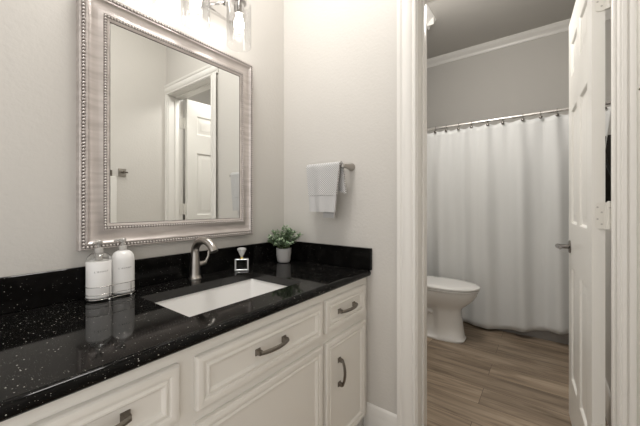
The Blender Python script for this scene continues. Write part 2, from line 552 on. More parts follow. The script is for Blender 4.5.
# lever handle: rose, neck, lever on both faces, all chrome
def dpt(a, n, c): return hp + DU * a + DN * n + DV * c
bm = new()
LZ = 0.895
lu = DW - 0.058
for s, n0 in ((1, DT), (-1, 0)):
    tube(bm, [dpt(lu, n0, LZ), dpt(lu, n0 + s * 0.004, LZ), dpt(lu, n0 + s * 0.008, LZ)], [0.033, 0.033, 0.028], 24)
    tube(bm, [dpt(lu, n0 + s * 0.006, LZ), dpt(lu, n0 + s * 0.05, LZ)], 0.011, 16)
    tube(bm, [dpt(lu + 0.013, n0 + s * 0.05, LZ), dpt(lu - 0.02, n0 + s * 0.052, LZ), dpt(lu - 0.10, n0 + s * 0.05, LZ + 0.003)], [0.012, 0.010, 0.008], 14)
obj('door_handle', bm, M['ring'], droot, smooth=40)
for zc in (0.285, 1.072, 1.845):
    bm = new()
    h2 = 0.047
    # door leaf plate on the hinge edge with rounded inner corners
    r = 0.012
    prof = [(-h2, 0.0), (h2, 0.0)]
    for k in range(5):
        a = PI / 2 * k / 4
        prof.append((h2 - r + r * math.cos(a), 0.028 - r + r * math.sin(a)))
    for k in range(5):
        a = PI / 2 * k / 4
        prof.append((-h2 + r - r * math.sin(a), 0.028 - r + r * math.cos(a)))
    prism(bm, prof, dpt(-0.0005, 0, zc), dpt(-0.0030, 0, zc), DV, DN)
    box(bm, XF - 0.032, XF + 0.001, JR + 0.0005, JR + 0.003, zc - h2, zc + h2)
    for q in range(5):
        zz = zc - h2 + q * h2 * 0.4
        lathe(bm, [(0.0062, zz + 0.0006), (0.0062, zz + h2 * 0.4 - 0.0006)], (XF + 0.006, JR + 0.008, 0), 14)
    lathe(bm, [(0.0, zc + h2 + 0.005), (0.004, zc + h2 + 0.004), (0.0066, zc + h2)], (XF + 0.006, JR + 0.008, 0), 14)
    box(bm, XF + 0.003, XF + 0.009, JR + 0.008, JR + 0.019, zc - h2, zc + h2)
    hg = obj('hinge', bm, M['hinge'], droot, smooth=40)
    bm = new()
    for dz, dn in ((-0.03, 0.010), (-0.012, 0.021), (0.012, 0.010), (0.03, 0.021)):
        tube(bm, [dpt(-0.003, dn, zc + dz), dpt(-0.0038, dn, zc + dz)], 0.0032, 10)
    obj('screw', bm, M['screw'], hg)

# ------------------------------------------------------------------ vanity cabinet
CT = 0.797; CTB = CT - 0.032         # counter top and underside
CF = 0.682                           # counter front edge
XL = -0.48                           # counter's far left end
FY = 0.705                           # face frame plane
HOLE = (0.459, 0.947, 0.80, 1.109)
van = thing('vanity_cabinet', 'long cream painted vanity cabinet under the black granite counter', 'cabinet', (0.42, 0.95, 0))
bm = new()
bx0, bx1 = XL + 0.02, L - 0.003
box(bm, bx0, bx1, FY, FY + 0.02, 0.10, CTB)                      # face frame
box(bm, bx1 - 0.018, bx1, FY + 0.02, YM - 0.002, 0.0, CTB)       # right side
box(bm, bx0, bx0 + 0.018, FY + 0.02, YM - 0.002, 0.0, CTB)
box(bm, bx0 + 0.018, bx1 - 0.018, FY + 0.02, YM - 0.002, 0.10, 0.118)
obj('cabinet_body', bm, M['cab'], van)
bm = new(); box(bm, bx0 + 0.018, bx1 - 0.018, FY + 0.065, FY + 0.08, 0.0, 0.099)
obj('toe_kick', bm, M['kick'], van)
FR = [(0, 0), (0, 0.012), (0.003, 0.0165), (0.008, 0.018), (0.014, 0.0185), (0.020, 0.0165), (0.0225, 0.0125), (0.026, 0.0125), (0.030, 0.0165), (0.034, 0.0165),
      (0.038, 0.0125), (0.040, 0.0095), (0.046, 0.0085), (0.047, 0.0085)]
def front(name, x0, x1, z0, z1, label=None):
    bm = new()
    ringpanel(bm, (0, FY - 0.0005, 0), (1, 0, 0), (0, 0, 1), (0, -1, 0), x0, x1, z0, z1, FR)
    o = obj(name, bm, M['cab'], van, smooth=25)
    if label: o['label'] = label
    return o
def pull(parent, c, ln, vertical=False):
    """square footed bow pull, centre c on the front's surface"""
    bm = new()
    c = Vector(c)
    A = Vector((0, 0, 1)) if vertical else Vector((1, 0, 0))
    N = Vector((0, -1, 0)); B = A.cross(N)
    h = ln / 2
    for s in (-1, 1):
        q = c + A * s * h
        # square foot flaring up into the post
        lo = []
        for d, w2 in ((0, 0.0095), (0.003, 0.0095), (0.006, 0.0065), (0.018, 0.006)):
            lo.append([q + A * a * w2 + B * b2 * w2 + N * d for a, b2 in ((-1, -1), (1, -1), (1, 1), (-1, 1))])
        loft(bm, lo)
    K = 14
    lo = []
    for k in range(K + 1):
        t = -1 + 2 * k / K
        q = c + A * (t * (h + 0.004)) + N * (0.018 + 0.012 * (1 - t * t))
        wv = 0.0062 + 0.0012 * (1 - t * t); th = 0.0048
        lo.append([q + B * wv * 0.55 - N * th, q + B * wv - N * th * 0.2, q + B * wv * 0.6 + N * th * 0.8, q + N * th,
                   q - B * wv * 0.6 + N * th * 0.8, q - B * wv - N * th * 0.2, q - B * wv * 0.55 - N * th])
    loft(bm, lo)
    o = obj('drawer_pull' if not vertical else 'door_pull', bm, M['pull'], parent, smooth=50)
    o['label'] = 'dark pewter bow pull'
    return o
PY = FY - 0.009
d1 = front('drawer', 0.960, 1.276, 0.606, 0.734)
pull(d1, (1.119, PY, 0.668), 0.116)
d2 = front('drawer', 0.416, 0.937, 0.600, 0.734)
pull(d2, (0.672, PY, 0.670), 0.112)
d3 = front('drawer', -0.010, 0.372, 0.603, 0.736)
pull(d3, (0.203, PY, 0.676), 0.112)
c1 = front('cabinet_door', 0.960, 1.276, 0.115, 0.566)
pull(c1, (1.060, PY, 0.415), 0.100, True)
front('cabinet_door', 0.416, 0.937, 0.115, 0.567)
front('cabinet_door', -0.010, 0.372, 0.115, 0.574)

# ------------------------------------------------------------------ granite counter with sink cut-out
top = thing('countertop', 'polished black granite countertop with silver flecks and a sink cut-out', 'countertop', (0.42, 0.95, CTB))
bm = new()
xs = [XL, HOLE[0], HOLE[1], L - 0.001]; ys = [CF + 0.016, HOLE[2], HOLE[3], YM - 0.001]
for zz in (CT, CTB):
    for i in range(3):
        for j in range(3):
            if (i, j) != (1, 1):
                bm.faces.new([bm.verts.new((a, c, zz)) for a, c in ((xs[i], ys[j]), (xs[i + 1], ys[j]), (xs[i + 1], ys[j + 1]), (xs[i], ys[j + 1]))])
for (a, c), (d, e) in (((HOLE[0], HOLE[2]), (HOLE[1], HOLE[2])), ((HOLE[1], HOLE[2]), (HOLE[1], HOLE[3])), ((HOLE[1], HOLE[3]), (HOLE[0], HOLE[3])), ((HOLE[0], HOLE[3]), (HOLE[0], HOLE[2]))):
    bm.faces.new([bm.verts.new(p) for p in ((a, c, CTB), (d, e, CTB), (d, e, CT), (a, c, CT))]).material_index = 1
nose = []
yc, zc, rr = CF + 0.016, (CT + CTB) / 2, 0.016
for k in range(11):
    a = PI / 2 + PI * k / 10
    nose.append((yc + rr * math.cos(a), zc + rr * math.sin(a)))
for (y0, z0), (y1, z1) in zip(nose, nose[1:]):
    bm.faces.new([bm.verts.new(p) for p in ((XL, y0, z0), (L - 0.001, y0, z0), (L - 0.001, y1, z1), (XL, y1, z1))])
for xx in (XL, L - 0.001):
    bm.faces.new([bm.verts.new((xx, yy, zz)) for yy, zz in nose])
bm.faces.new([bm.verts.new(p) for p in ((XL, yc, CTB), (XL, YM - 0.001, CTB), (XL, YM - 0.001, CT), (XL, yc, CT))])
bmesh.ops.remove_doubles(bm, verts=bm.verts, dist=1e-5)
obj('granite_slab', bm, [M['granite'], M['granite_cut']], top, smooth=40)
BS = 0.105; BT = 0.014
bm = new(); box(bm, XL, L - 0.001, YM - BT, YM - 0.001, CT + 0.0003, CT + BS, 0.0015, 1); obj('backsplash', bm, M['granite_up'], top)
bm = new(); box(bm, L - 0.019, L - 0.001, 0.6745, YM - BT - 0.0006, CT + 0.0003, CT + BS, 0.0025, 2); obj('side_splash', bm, M['granite_up'], top)

# ------------------------------------------------------------------ undermount sink
sink = thing('sink', 'white rectangular undermount sink set below the black counter', 'sink', (0.703, 0.955, CTB - 0.15))
def rrect(x0, x1, y0, y1, r, z, n=6):
    pts = []
    for cx, cy, a0 in ((x1 - r, y1 - r, 0), (x0 + r, y1 - r, PI / 2), (x0 + r, y0 + r, PI), (x1 - r, y0 + r, 1.5 * PI)):
        for k in range(n + 1):
            a = a0 + PI / 2 * k / n
            pts.append(Vector((cx + r * math.cos(a), cy + r * math.sin(a), z)))
    return pts
bm = new()
x0, x1, y0, y1 = HOLE[0] - 0.004, HOLE[1] + 0.004, HOLE[2] - 0.004, HOLE[3] + 0.004
zt = CTB - 0.0006
loops = [rrect(x0 - 0.02, x1 + 0.02, y0 - 0.02, y1 + 0.02, 0.03, zt - 0.01), rrect(x0 - 0.02, x1 + 0.02, y0 - 0.02, y1 + 0.02, 0.03, zt),
         rrect(x0, x1, y0, y1, 0.018, zt)]
for d, ins in ((0.01, 0.003), (0.09, 0.010), (0.115, 0.016), (0.130, 0.030), (0.136, 0.055), (0.140, 0.12)):
    loops.append(rrect(x0 + ins, x1 - ins, y0 + ins, y1 - ins, 0.018 + ins * 0.5, zt - d))
loft(bm, loops, cap0=False)
obj('basin', bm, M['porc'], sink, smooth=50)
bm = new(); lathe(bm, [(0.0, 0.002), (0.012, 0.0025), (0.016, 0.001), (0.022, 0.003), (0.026, 0.0)], (0.703, 0.965, zt - 0.1398), 24)
obj('drain', bm, M['chrome'], sink, smooth=40)

# ------------------------------------------------------------------ faucet
FX, FYY = 0.714, 1.200
fau = thing('faucet', 'brushed nickel single lever faucet behind the sink', 'faucet', (FX, FYY, CT))
bm = new()
lathe(bm, [(0.0275, CT + 0.0004), (0.0275, CT + 0.005), (0.0235, CT + 0.009), (0.0215, CT + 0.02), (0.0205, CT + 0.05), (0.0185, CT + 0.078), (0.0172, CT + 0.098), (0.0166, CT + 0.112)], (FX, FYY, 0), 28)
obj('faucet_body', bm, M['nickel'], fau, smooth=40)
bm = new()
R = 0.068
pts = [(FX, FYY, CT + 0.10), (FX, FYY, CT + 0.112)]
for k in range(15):
    a = PI - (PI - 0.42) * k / 14
    pts.append((FX, FYY - R - R * math.cos(a), CT + 0.116 + R * 0.74 * math.sin(a)))
p = Vector(pts[-1]); pts.append(p + Vector((0, -0.006, -0.010)))
rads = [0.0165] * (len(pts) - 2) + [0.0168, 0.017]
tube(bm, pts, rads, 18)
obj('spout', bm, M['nickel'], fau, smooth=40)
bm = new()
tube(bm, [(FX + 0.015, FYY, CT + 0.060), (FX + 0.046, FYY, CT + 0.060), (FX + 0.050, FYY, CT + 0.060)], [0.0115, 0.0115, 0.009], 18)
tube(bm, [(FX + 0.046, FYY, CT + 0.060), (FX + 0.060, FYY - 0.004, CT + 0.088), (FX + 0.064, FYY - 0.006, CT + 0.128)], [0.007, 0.0055, 0.0045], 12)
obj('lever', bm, M['nickel'], fau, smooth=40)

# ------------------------------------------------------------------ framed mirror
FX0, FX1, FZ0, FZ1 = 0.322, 1.056, 0.9585, 1.837
mir = thing('wall_mirror', 'large mirror in a beaded champagne silver frame above the counter', 'mirror', ((FX0 + FX1) / 2, YM, FZ0))
prof = [(0, 0.0), (0, 0.032), (0.003, 0.036), (0.006, 0.0345), (0.015, 0.0345), (0.018, 0.038), (0.022, 0.0385), (0.026, 0.034), (0.036, 0.0300), (0.046, 0.0295),
        (0.056, 0.0325), (0.063, 0.037), (0.066, 0.0375), (0.0675, 0.0365), (0.0765, 0.0365), (0.078, 0.038), (0.081, 0.037), (0.086, 0.034)]
bm = new()
loops = []
for ins, d in prof:
    loops.append([bm.verts.new(p) for p in ((FX0 + ins, YM - d, FZ0 + ins), (FX1 - ins, YM - d, FZ0 + ins), (FX1 - ins, YM - d, FZ1 - ins), (FX0 + ins, YM - d, FZ1 - ins))])
for a, c in zip(loops, loops[1:]):
    for i in range(4):
        fc = bm.faces.new((a[i], a[(i + 1) % 4], c[(i + 1) % 4], c[i]))
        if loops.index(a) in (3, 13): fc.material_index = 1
obj('mirror_frame', bm, [M['frame'], M['groove_shade']], mir, smooth=28)
def beads(name, ins, d, step, r):
    bm = new()
    x0, x1, z0, z1 = FX0 + ins, FX1 - ins, FZ0 + ins, FZ1 - ins
    for (ax, az), (bx, bz) in (((x0, z0), (x1, z0)), ((x1, z0), (x1, z1)), ((x1, z1), (x0, z1)), ((x0, z1), (x0, z0))):
        ln = math.hypot(bx - ax, bz - az); n = round(ln / step)
        for k in range(n):
            ball(bm, (ax + (bx - ax) * k / n, YM - d, az + (bz - az) * k / n), r, 7, 4)
    o = obj(name, bm, M['bead'], mir, smooth=180)
    return o
beads('outer_beading', 0.0105, 0.0365, 0.0112, 0.0046)
beads('inner_beading', 0.072, 0.0378, 0.0096, 0.0043)
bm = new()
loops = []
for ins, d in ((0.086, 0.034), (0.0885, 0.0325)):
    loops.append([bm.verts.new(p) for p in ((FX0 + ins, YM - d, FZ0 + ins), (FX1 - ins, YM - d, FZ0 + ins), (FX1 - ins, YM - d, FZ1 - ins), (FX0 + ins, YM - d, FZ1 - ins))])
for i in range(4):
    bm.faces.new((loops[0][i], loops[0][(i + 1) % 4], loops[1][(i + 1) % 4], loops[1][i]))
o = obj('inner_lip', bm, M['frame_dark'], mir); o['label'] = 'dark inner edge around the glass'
bm = new()
g = 0.0875
box(bm, FX0 + g, FX1 - g, YM - 0.0325, YM - 0.027, FZ0 + g, FZ1 - g)
obj('mirror_glass', bm, M['glass_m'], mir)

# ------------------------------------------------------------------ vanity light
LZ0 = 2.0
lt = thing('vanity_light', 'chrome vanity light with clear glass cylinder shades above the mirror', 'light fixture', (0.675, YM, 2.06))
bm = new(); box(bm, 0.37, 0.985, YM - 0.024, YM - 0.0005, 2.008, 2.115, 0.003, 2)
obj('back_plate', bm, M['chrome'], lt, smooth=30)
LY = 1.13
shades = (0.461, 0.675, 0.889)
def one_light(x):
    bm = new()
    tube(bm, [(x, YM - 0.02, 2.085), (x, YM - 0.07, 2.085), (x, LY + 0.02, 2.083), (x, LY + 0.006, 2.075), (x, LY, 2.06), (x, LY, 2.03)], 0.008, 12)
    lathe(bm, [(0.018, YM - 0.030), (0.022, YM - 0.024)], (x, 0, 2.085), 20, 'y')
    lathe(bm, [(0.0, 2.046), (0.030, 2.046), (0.034, 2.042), (0.034, 2.034), (0.022, 2.030), (0.021, 1.985), (0.018, 1.982), (0.0, 1.982)], (x, LY, 0), 24)
    a = obj('lamp_arm', bm, M['chrome'], lt, smooth=40)
    bm = new()
    lathe(bm, [(0.0505, 2.036), (0.0540, 2.030), (0.0552, 2.02), (0.0552, 1.842), (0.0560, 1.838), (0.0545, 1.836), (0.0530, 1.84), (0.0530, 2.02), (0.048, 2.032)], (x, LY, 0), 40, caps=False)
    s = obj('lamp_shade', bm, M['shade'], lt, smooth=60); s['label'] = 'clear glass cylinder shade'
    bm = new()
    lathe(bm, [(0.012, 1.984), (0.014, 1.970), (0.019, 1.955), (0.0225, 1.94), (0.0225, 1.93), (0.019, 1.915), (0.012, 1.905), (0.0, 1.902)], (x, LY, 0), 20)
    u = obj('bulb', bm, M['bulb'], lt, smooth=60); u['label'] = 'lit white bulb'
    return a, s, u
first = one_light(shades[0])
for x in shades[1:]:
    for part in first:
        c = part.copy(); COL.objects.link(c); c.parent = lt
        c.location = (part.location.x + x - shades[0], part.location.y, part.location.z)

# ------------------------------------------------------------------ towel bar and hand towel
BX, BZ = 1.250, 1.301
bar = thing('towel_bar', 'short brushed nickel towel arm on the wall beside the doorway', 'towel bar', (L, 0.91, BZ))
bm = new(); tube(bm, [(BX, 0.790, BZ), (BX, 1.000, BZ)], 0.0075, 14); obj('bar', bm, M['nickel'], bar, smooth=40)
def post(y):
    bm = new()
    lathe(bm, [(0.0, BX - 0.013), (0.009, BX - 0.012), (0.0105, BX), (0.0105, BX + 0.012), (0.013, BX + 0.028), (0.017, L - 0.012), (0.0195, L - 0.006), (0.0195, L - 0.0005)], (0, y, BZ), 24, 'x')
    return obj('post', bm, M['nickel'], bar, smooth=40)
post(0.790)

tw = thing('hand_towel', 'grey waffle hand towel with a smooth border hanging on the bar', 'towel', (BX, 0.91, 1.05))
NY = 26
def sheet(bm, prof_fn, ya, yb, thick, ny=NY):
    """closed slab: prof_fn(t) -> list of (x,z) centre line; y spread from ya..yb"""
    f = []; bk = []
    for i in range(ny + 1):
        t = i / ny
        line = prof_fn(t)
        row_o, row_i = [], []
        for k, (x, y, z) in enumerate(line):
            a = line[max(k - 1, 0)]; c = line[min(k + 1, len(line) - 1)]
            tx, tz = c[0] - a[0], c[2] - a[2]
            ln = math.hypot(tx, tz) or 1
            nx, nz = -tz / ln, tx / ln
            row_o.append(bm.verts.new((x + nx * thick / 2, y, z + nz * thick / 2)))
            row_i.append(bm.verts.new((x - nx * thick / 2, y, z - nz * thick / 2)))
        f.append(row_o); bk.append(row_i)
    K = len(f[0])
    for i in range(ny):
        for k in range(K - 1):
            bm.faces.new((f[i][k], f[i][k + 1], f[i + 1][k + 1], f[i + 1][k]))
            bm.faces.new((bk[i][k], bk[i + 1][k], bk[i + 1][k + 1], bk[i][k + 1]))
        for k in (0, K - 1):
            bm.faces.new((f[i][k], f[i + 1][k], bk[i + 1][k], bk[i][k]))
    for i in (0, ny):
        for k in range(K - 1):
            bm.faces.new((f[i][k], f[i][k + 1], bk[i][k + 1], bk[i][k]))
YA, YB = 0.806, 1.010
def tprof(t):
    # t: 0 = right (small y) .. 1 = left
    wav = 0.004 * math.sin(t * 9.0) + 0.003 * math.sin(t * 17 + 1)
    line = []
    zb = 1.158
    r = 0.0165
    for k in range(9):
        s = k / 8
        z = zb + (BZ - zb) * s
        y = YA + (YB - YA) * t + (0.5 - t) * 0.036 * (1 - s)
        line.append((BX - r - 0.004 * (1 - s) + wav * (1 - s * 0.7), y, z))
    for k in range(1, 9):
        a = PI - PI * k / 9
        line.append((BX + r * math.cos(a), YA + (YB - YA) * t, BZ + r * math.sin(a)))
    zk = 1.165 + 0.03 * math.sin(t * 3)
    for k in range(7):
        s = k / 6
        line.append((BX + r + 0.010 * s - wav * s, YA - 0.012 * s * (1 - t) + (YB - YA) * t, BZ - (BZ - zk) * s))
    return line
bm = new(); sheet(bm, tprof, YA, YB, 0.012)
obj('towel_body', bm, M['towel'], tw, smooth=60)
def bprof(t):
    wav = 0.004 * math.sin(t * 9.0) + 0.003 * math.sin(t * 17 + 1)
    line = []
    for k in range(7):
        s = k / 6
        z = 1.074 + 0.002 * t + (1.1575 - 1.074 - 0.002 * t) * s
        y = YA + (YB - YA) * t + (0.5 - t) * (0.036 + 0.014 * (1 - s))
        line.append((BX - 0.0205 + wav, y, z))
    return line
bm = new(); sheet(bm, bprof, YA, YB, 0.009)
o = obj('border_band', bm, M['towel_band'], tw, smooth=60); o['label'] = 'smooth woven border of the towel'
def kprof(t):
    return [(BX + 0.006, 0.852 + 0.066 * t, 1.045 + (BZ - 1.075) * k / 5) for k in range(6)]
bm = new(); sheet(bm, kprof, 0, 0, 0.010, 8)
o = obj('under_fold', bm, M['towel_band'], tw, smooth=60); o['label'] = 'folded tail showing below the border'

# ------------------------------------------------------------------ soap bottles and their caddy
BC = ((0.3665, 1.195), (0.4395, 1.199))
BR = 0.0352; BZ0 = CT + 0.0075
def bottle(c, label, dome, liquid):
    t = thing('soap_bottle', label, 'bottle', (c[0], c[1], BZ0), 'soap bottles in the wire caddy')
    bm = new()
    zs_ = BZ0
    if dome:      # white down to the neck
        pr = [(0.0, zs_), (BR - 0.004, zs_), (BR, zs_ + 0.004), (BR, 0.918)]
        for k in range(1, 7):
            a = PI / 2 * k / 6
            pr.append((0.011 + (BR - 0.011) * math.cos(a), 0.918 + 0.033 * math.sin(a)))
        pr += [(0.0105, 0.958)]
        lathe(bm, pr, (c[0], c[1], 0), 36)
        obj('bottle_body', bm, M['white_plastic'], t, smooth=40)
    else:
        lathe(bm, [(0.0, zs_), (BR - 0.004, zs_), (BR, zs_ + 0.004), (BR, 0.924), (BR - 0.001, 0.9255), (0, 0.9255)], (c[0], c[1], 0), 36)
        obj('bottle_body', bm, M['white_plastic'], t, smooth=40)
        bm = new()
        pr = [(BR - 0.0005, 0.9262)]
        for k in range(1, 7):
            a = PI / 2 * k / 6
            pr.append((0.011 + (BR - 0.011) * math.cos(a), 0.9262 + 0.026 * math.sin(a)))
        pr += [(0.0105, 0.958)]
        lathe(bm, pr, (c[0], c[1], 0), 36, caps=False)
        o = obj('shoulder', bm, M['clear'], t, smooth=40); o['label'] = 'clear glass shoulder above the white body'
    # pump: collar, stem, head with a nozzle
    bm = new()
    lathe(bm, [(0.0125, 0.952), (0.0125, 0.966), (0.011, 0.968), (0.005, 0.969), (0.005, 0.980), (0.0095, 0.981), (0.0105, 0.984), (0.0105, 0.990), (0.008, 0.9925), (0, 0.993)], (c[0], c[1], 0), 24)
    if not dome: tube(bm, [(c[0], c[1], 0.927), (c[0], c[1], 0.955)], 0.0105, 16)
    d = Vector((-0.75, -0.66, 0)) if not dome else Vector((-0.6, 0.8, 0))
    d.normalize()
    q = Vector((c[0], c[1], 0.9865))
    tube(bm, [q, q + d * 0.022, q + d * 0.030 + Vector((0, 0, -0.003))], [0.005, 0.0042, 0.0035], 10)
    o = obj('pump', bm, M['clear2'], t, smooth=40); o['label'] = 'translucent pump top'
    # printed lettering wrapped round the front
    cu = bpy.data.curves.new('lettering', 'FONT')
    cu.body = "L'AVANT"; cu.size = 0.0074; cu.space_character = 1.45; cu.align_x = 'CENTER'; cu.extrude = 0.0; cu.resolution_u = 2
    tmp = bpy.data.objects.new('tmp_text', cu); COL.objects.link(tmp)
    bpy.context.view_layer.update()
    me = bpy.data.meshes.new_from_object(tmp.evaluated_get(bpy.context.evaluated_depsgraph_get()))
    bpy.data.objects.remove(tmp); bpy.data.curves.remove(cu)
    face = math.atan2(-c[1], -c[0]) + math.radians(12)
    zt2 = 0.8905
    for v in me.vertices:
        a = face + v.co.x / BR
        v.co = Vector((math.cos(a) * (BR + 0.0004), math.sin(a) * (BR + 0.0004), zt2 + v.co.y - BZ0))
    me.name = 'lettering'
    me.materials.clear(); me.materials.append(M['ink'])
    o = bpy.data.objects.new('lettering', me); COL.objects.link(o); o.parent = t
    o['label'] = 'small spaced black lettering'
M['clear2'] = mat('translucent_pump', (0.60, 0.58, 0.55), 0.2, 0, 0.6)
M['clear2'].node_tree.nodes['Principled BSDF'].inputs['Transmission Weight'].default_value = 0.35
bottle(BC[0], 'white soap pump bottle with a clear shoulder, left one in the caddy', False, 0)
bottle(BC[1], 'white soap pump bottle with a white domed shoulder, right one in the caddy', True, 0)

cad = thing('bottle_caddy', 'thin silver wire caddy holding two white soap bottles', 'caddy', (0.403, 1.197, CT))
def stadium(z, grow=0.0):
    r = BR + 0.0032 + grow
    pts = []
    a0 = Vector((BC[0][0], BC[0][1], z)); a1 = Vector((BC[1][0], BC[1][1], z))
    for k in range(13):
        a = PI / 2 + PI * k / 12
        pts.append(a0 + Vector((r * math.cos(a), r * math.sin(a), 0)))
    for k in range(13):
        a = -PI / 2 + PI * k / 12
        pts.append(a1 + Vector((r * math.cos(a), r * math.sin(a), 0)))
    return pts
bm = new()
for z, rr in ((CT + 0.006, 0.0013), (CT + 0.021, 0.0009), (CT + 0.047, 0.0012)):
    tube(bm, stadium(z), rr, 8, closed=True)
rad = BR + 0.0032
ups = [(BC[0][0] + 0.018, BC[0][1] - rad), (BC[1][0] + 0.012, BC[1][1] - rad + 0.002), (BC[0][0] + 0.0, BC[0][1] + rad), (BC[1][0] + 0.0, BC[1][1] + rad)]
for x, y in ups:
    tube(bm, [(x, y, CT + 0.004), (x, y, CT + 0.047)], 0.0012, 8)
for s in (-0.012, 0.012):
    tube(bm, [(BC[0][0] - rad + 0.004, BC[0][1] + s, CT + 0.0058), (BC[1][0] + rad - 0.004, BC[1][1] + s, CT + 0.0058)], 0.0012, 8)
obj('wire_basket', bm, M['wire'], cad, smooth=60)
for x, y in ups:
    bm = new(); ball(bm, (x, y, CT + 0.0031), 0.0030, 10, 6)
    o = obj('foot', bm, M['pearl'], cad, smooth=180); o['label'] = 'pale round foot'

# ------------------------------------------------------------------ perfume bottle
M['flacon'] = mat('thick_flacon_glass', (0.86, 0.86, 0.85), 0.06, 0, 0.8)
M['flacon'].node_tree.nodes['Principled BSDF'].inputs['Transmission Weight'].default_value = 0.45
px, py = 0.936, 1.170
pf = thing('perfume_bottle', 'small square clear glass perfume bottle with a faceted stopper', 'perfume bottle', (px, py, CT))
th = math.atan2(-py, -px) + PI / 2
Rm = Matrix.Rotation(th, 4, 'Z')
def place(bm):
    bmesh.ops.transform(bm, matrix=Matrix.Translation((px, py, 0)) @ Rm, verts=bm.verts)
bm = new()
for q in ((-0.032, -0.025, CT + 0.0006, CT + 0.056), (0.025, 0.032, CT + 0.0006, CT + 0.056), (-0.025, 0.025, CT + 0.0006, CT + 0.008), (-0.025, 0.025, CT + 0.0525, CT + 0.056)):
    box(bm, q[0], q[1], -0.015, 0.015, q[2], q[3], 0.0015, 1)
place(bm); obj('flacon', bm, M['flacon'], pf)
bm = new(); box(bm, -0.0248, 0.0248, -0.012, 0.012, CT + 0.0082, CT + 0.0523); place(bm)
o = obj('perfume', bm, glassy('perfume_liquid', (0.6, 0.6, 0.57), 0.5, 0.15), pf); o['label'] = 'clear inner chamber of the flacon'
bm = new(); lathe(bm, [(0.0085, CT + 0.0565), (0.0085, CT + 0.062), (0.006, CT + 0.065)], (px, py, 0), 20)
o = obj('collar', bm, M['gold'], pf, smooth=40); o['label'] = 'gold neck collar'
bm = new(); lathe(bm, [(0.005, CT + 0.0655), (0.013, CT + 0.082), (0.0215, CT + 0.100), (0.020, CT + 0.106), (0.012, CT + 0.109)], (px, py, 0), 8)
obj('stopper', bm, M['flacon'], pf)

# ------------------------------------------------------------------ little plant
QX, QY = 1.213, 1.158
pl = thing('potted_plant', 'small leafy green plant in a pale grey pot in the counter corner', 'plant', (QX, QY, CT))
bm = new()
lathe(bm, [(0.0, CT + 0.0003), (0.026, CT + 0.0003), (0.033, CT + 0.004), (0.037, CT + 0.014), (0.0400, CT + 0.05), (0.0415, CT + 0.078), (0.0385, CT + 0.078), (0.036, CT + 0.05), (0.034, CT + 0.066), (0.0, CT + 0.066)], (QX, QY, 0), 36)
obj('pot', bm, M['pot'], pl, smooth=40)
bm_l = new(); bm_s = new()
def leaf(c, d, up, ln, wd):
    d = d.normalized(); s = d.cross(up)
    if s.length < 1e-3: s = d.cross(Vector((1, 0, 0)))
    s.normalize(); n = s.cross(d)
    pts = [c, c + d * ln * 0.35 + s * wd + n * wd * 0.35, c + d * ln * 0.75 + s * wd * 0.8 + n * wd * 0.2, c + d * ln - n * wd * 0.2,
           c + d * ln * 0.75 - s * wd * 0.8 + n * wd * 0.2, c + d * ln * 0.35 - s * wd + n * wd * 0.35, c + d * ln * 0.5]
    v = [bm_l.verts.new(p) for p in pts]
    for a, b2 in ((0, 1), (1, 2), (2, 3), (3, 4), (4, 5), (5, 0)):
        bm_l.faces.new((v[a], v[b2], v[6]))
for k in range(40):
    a = random.uniform(0, 2 * PI); el = random.uniform(-0.15, 1.0); sp = math.sqrt(max(0, 1 - max(el, 0) ** 2)); rr = random.uniform(0.8, 1.1)
    end = Vector((QX + math.cos(a) * 0.092 * sp * rr, QY - 0.010 + math.sin(a) * 0.092 * sp * rr, CT + 0.112 + 0.073 * el * rr))
    end.x = min(end.x, L - 0.04); end.y = min(end.y, YM - 0.036)
    st = Vector((QX + math.cos(a) * 0.016 * sp, QY + math.sin(a) * 0.016 * sp, CT + 0.066))
    mid = st.lerp(end, 0.55) + Vector((0, 0, 0.012))
    tube(bm_s, [st, mid, end], [0.0013, 0.001, 0.0006], 5)
    for q in range(8):
        t = 0.35 + 0.65 * q / 7
        p = (st.lerp(mid, t / 0.55) if t < 0.55 else mid.lerp(end, (t - 0.55) / 0.45))
        b2 = random.uniform(0, 2 * PI)
        for sgn in (0, PI):
            d = Vector((math.cos(b2 + sgn), math.sin(b2 + sgn), random.uniform(0.0, 0.9)))
            leaf(p, d, Vector((0, 0, 1)), random.uniform(0.015, 0.024), random.uniform(0.006, 0.009))
    leaf(end, Vector((0, 0, 1)) + Vector((random.uniform(-.5, .5), random.uniform(-.5, .5), 0)), Vector((1, 0, 0)), 0.017, 0.005)
obj('foliage', bm_l, M['leaf'], pl)
obj('stems', bm_s, M['stem'], pl)

# ------------------------------------------------------------------ hook on the side wall (seen in the mirror)
hk = thing('wall_hook', 'small chrome hook on the side wall seen in the mirror', 'hook', (0.965, YS, 1.355))
bm = new()
box(bm, 0.945, 1.000, YS + 0.0003, YS + 0.008, 1.335, 1.395, 0.002)
obj('plate', bm, M['nickel'], hk)
bm = new()
tube(bm, [(0.968, YS + 0.005, 1.365), (0.968, YS + 0.04, 1.365), (0.968, YS + 0.05, 1.372)], 0.006, 12)
tube(bm, [(0.95, YS + 0.035, 1.365), (1.0, YS + 0.035, 1.365)], 0.0055, 12)
obj('hook', bm, M['pull'], hk, smooth=40)
bm = new(); box(bm, 0.884, 0.904, YS + 0.0003, YS + 0.005, 1.332, 1.378, 0.001)
box(bm, 0.889, 0.899, YS + 0.005, YS + 0.012, 1.343, 1.367, 0.001)
tag(obj('latch_plate', bm, M['pull'], None, (0.894, YS, 1.355)), 'tiny dark metal plate on the side wall left of the hook in the mirror', 'plate')

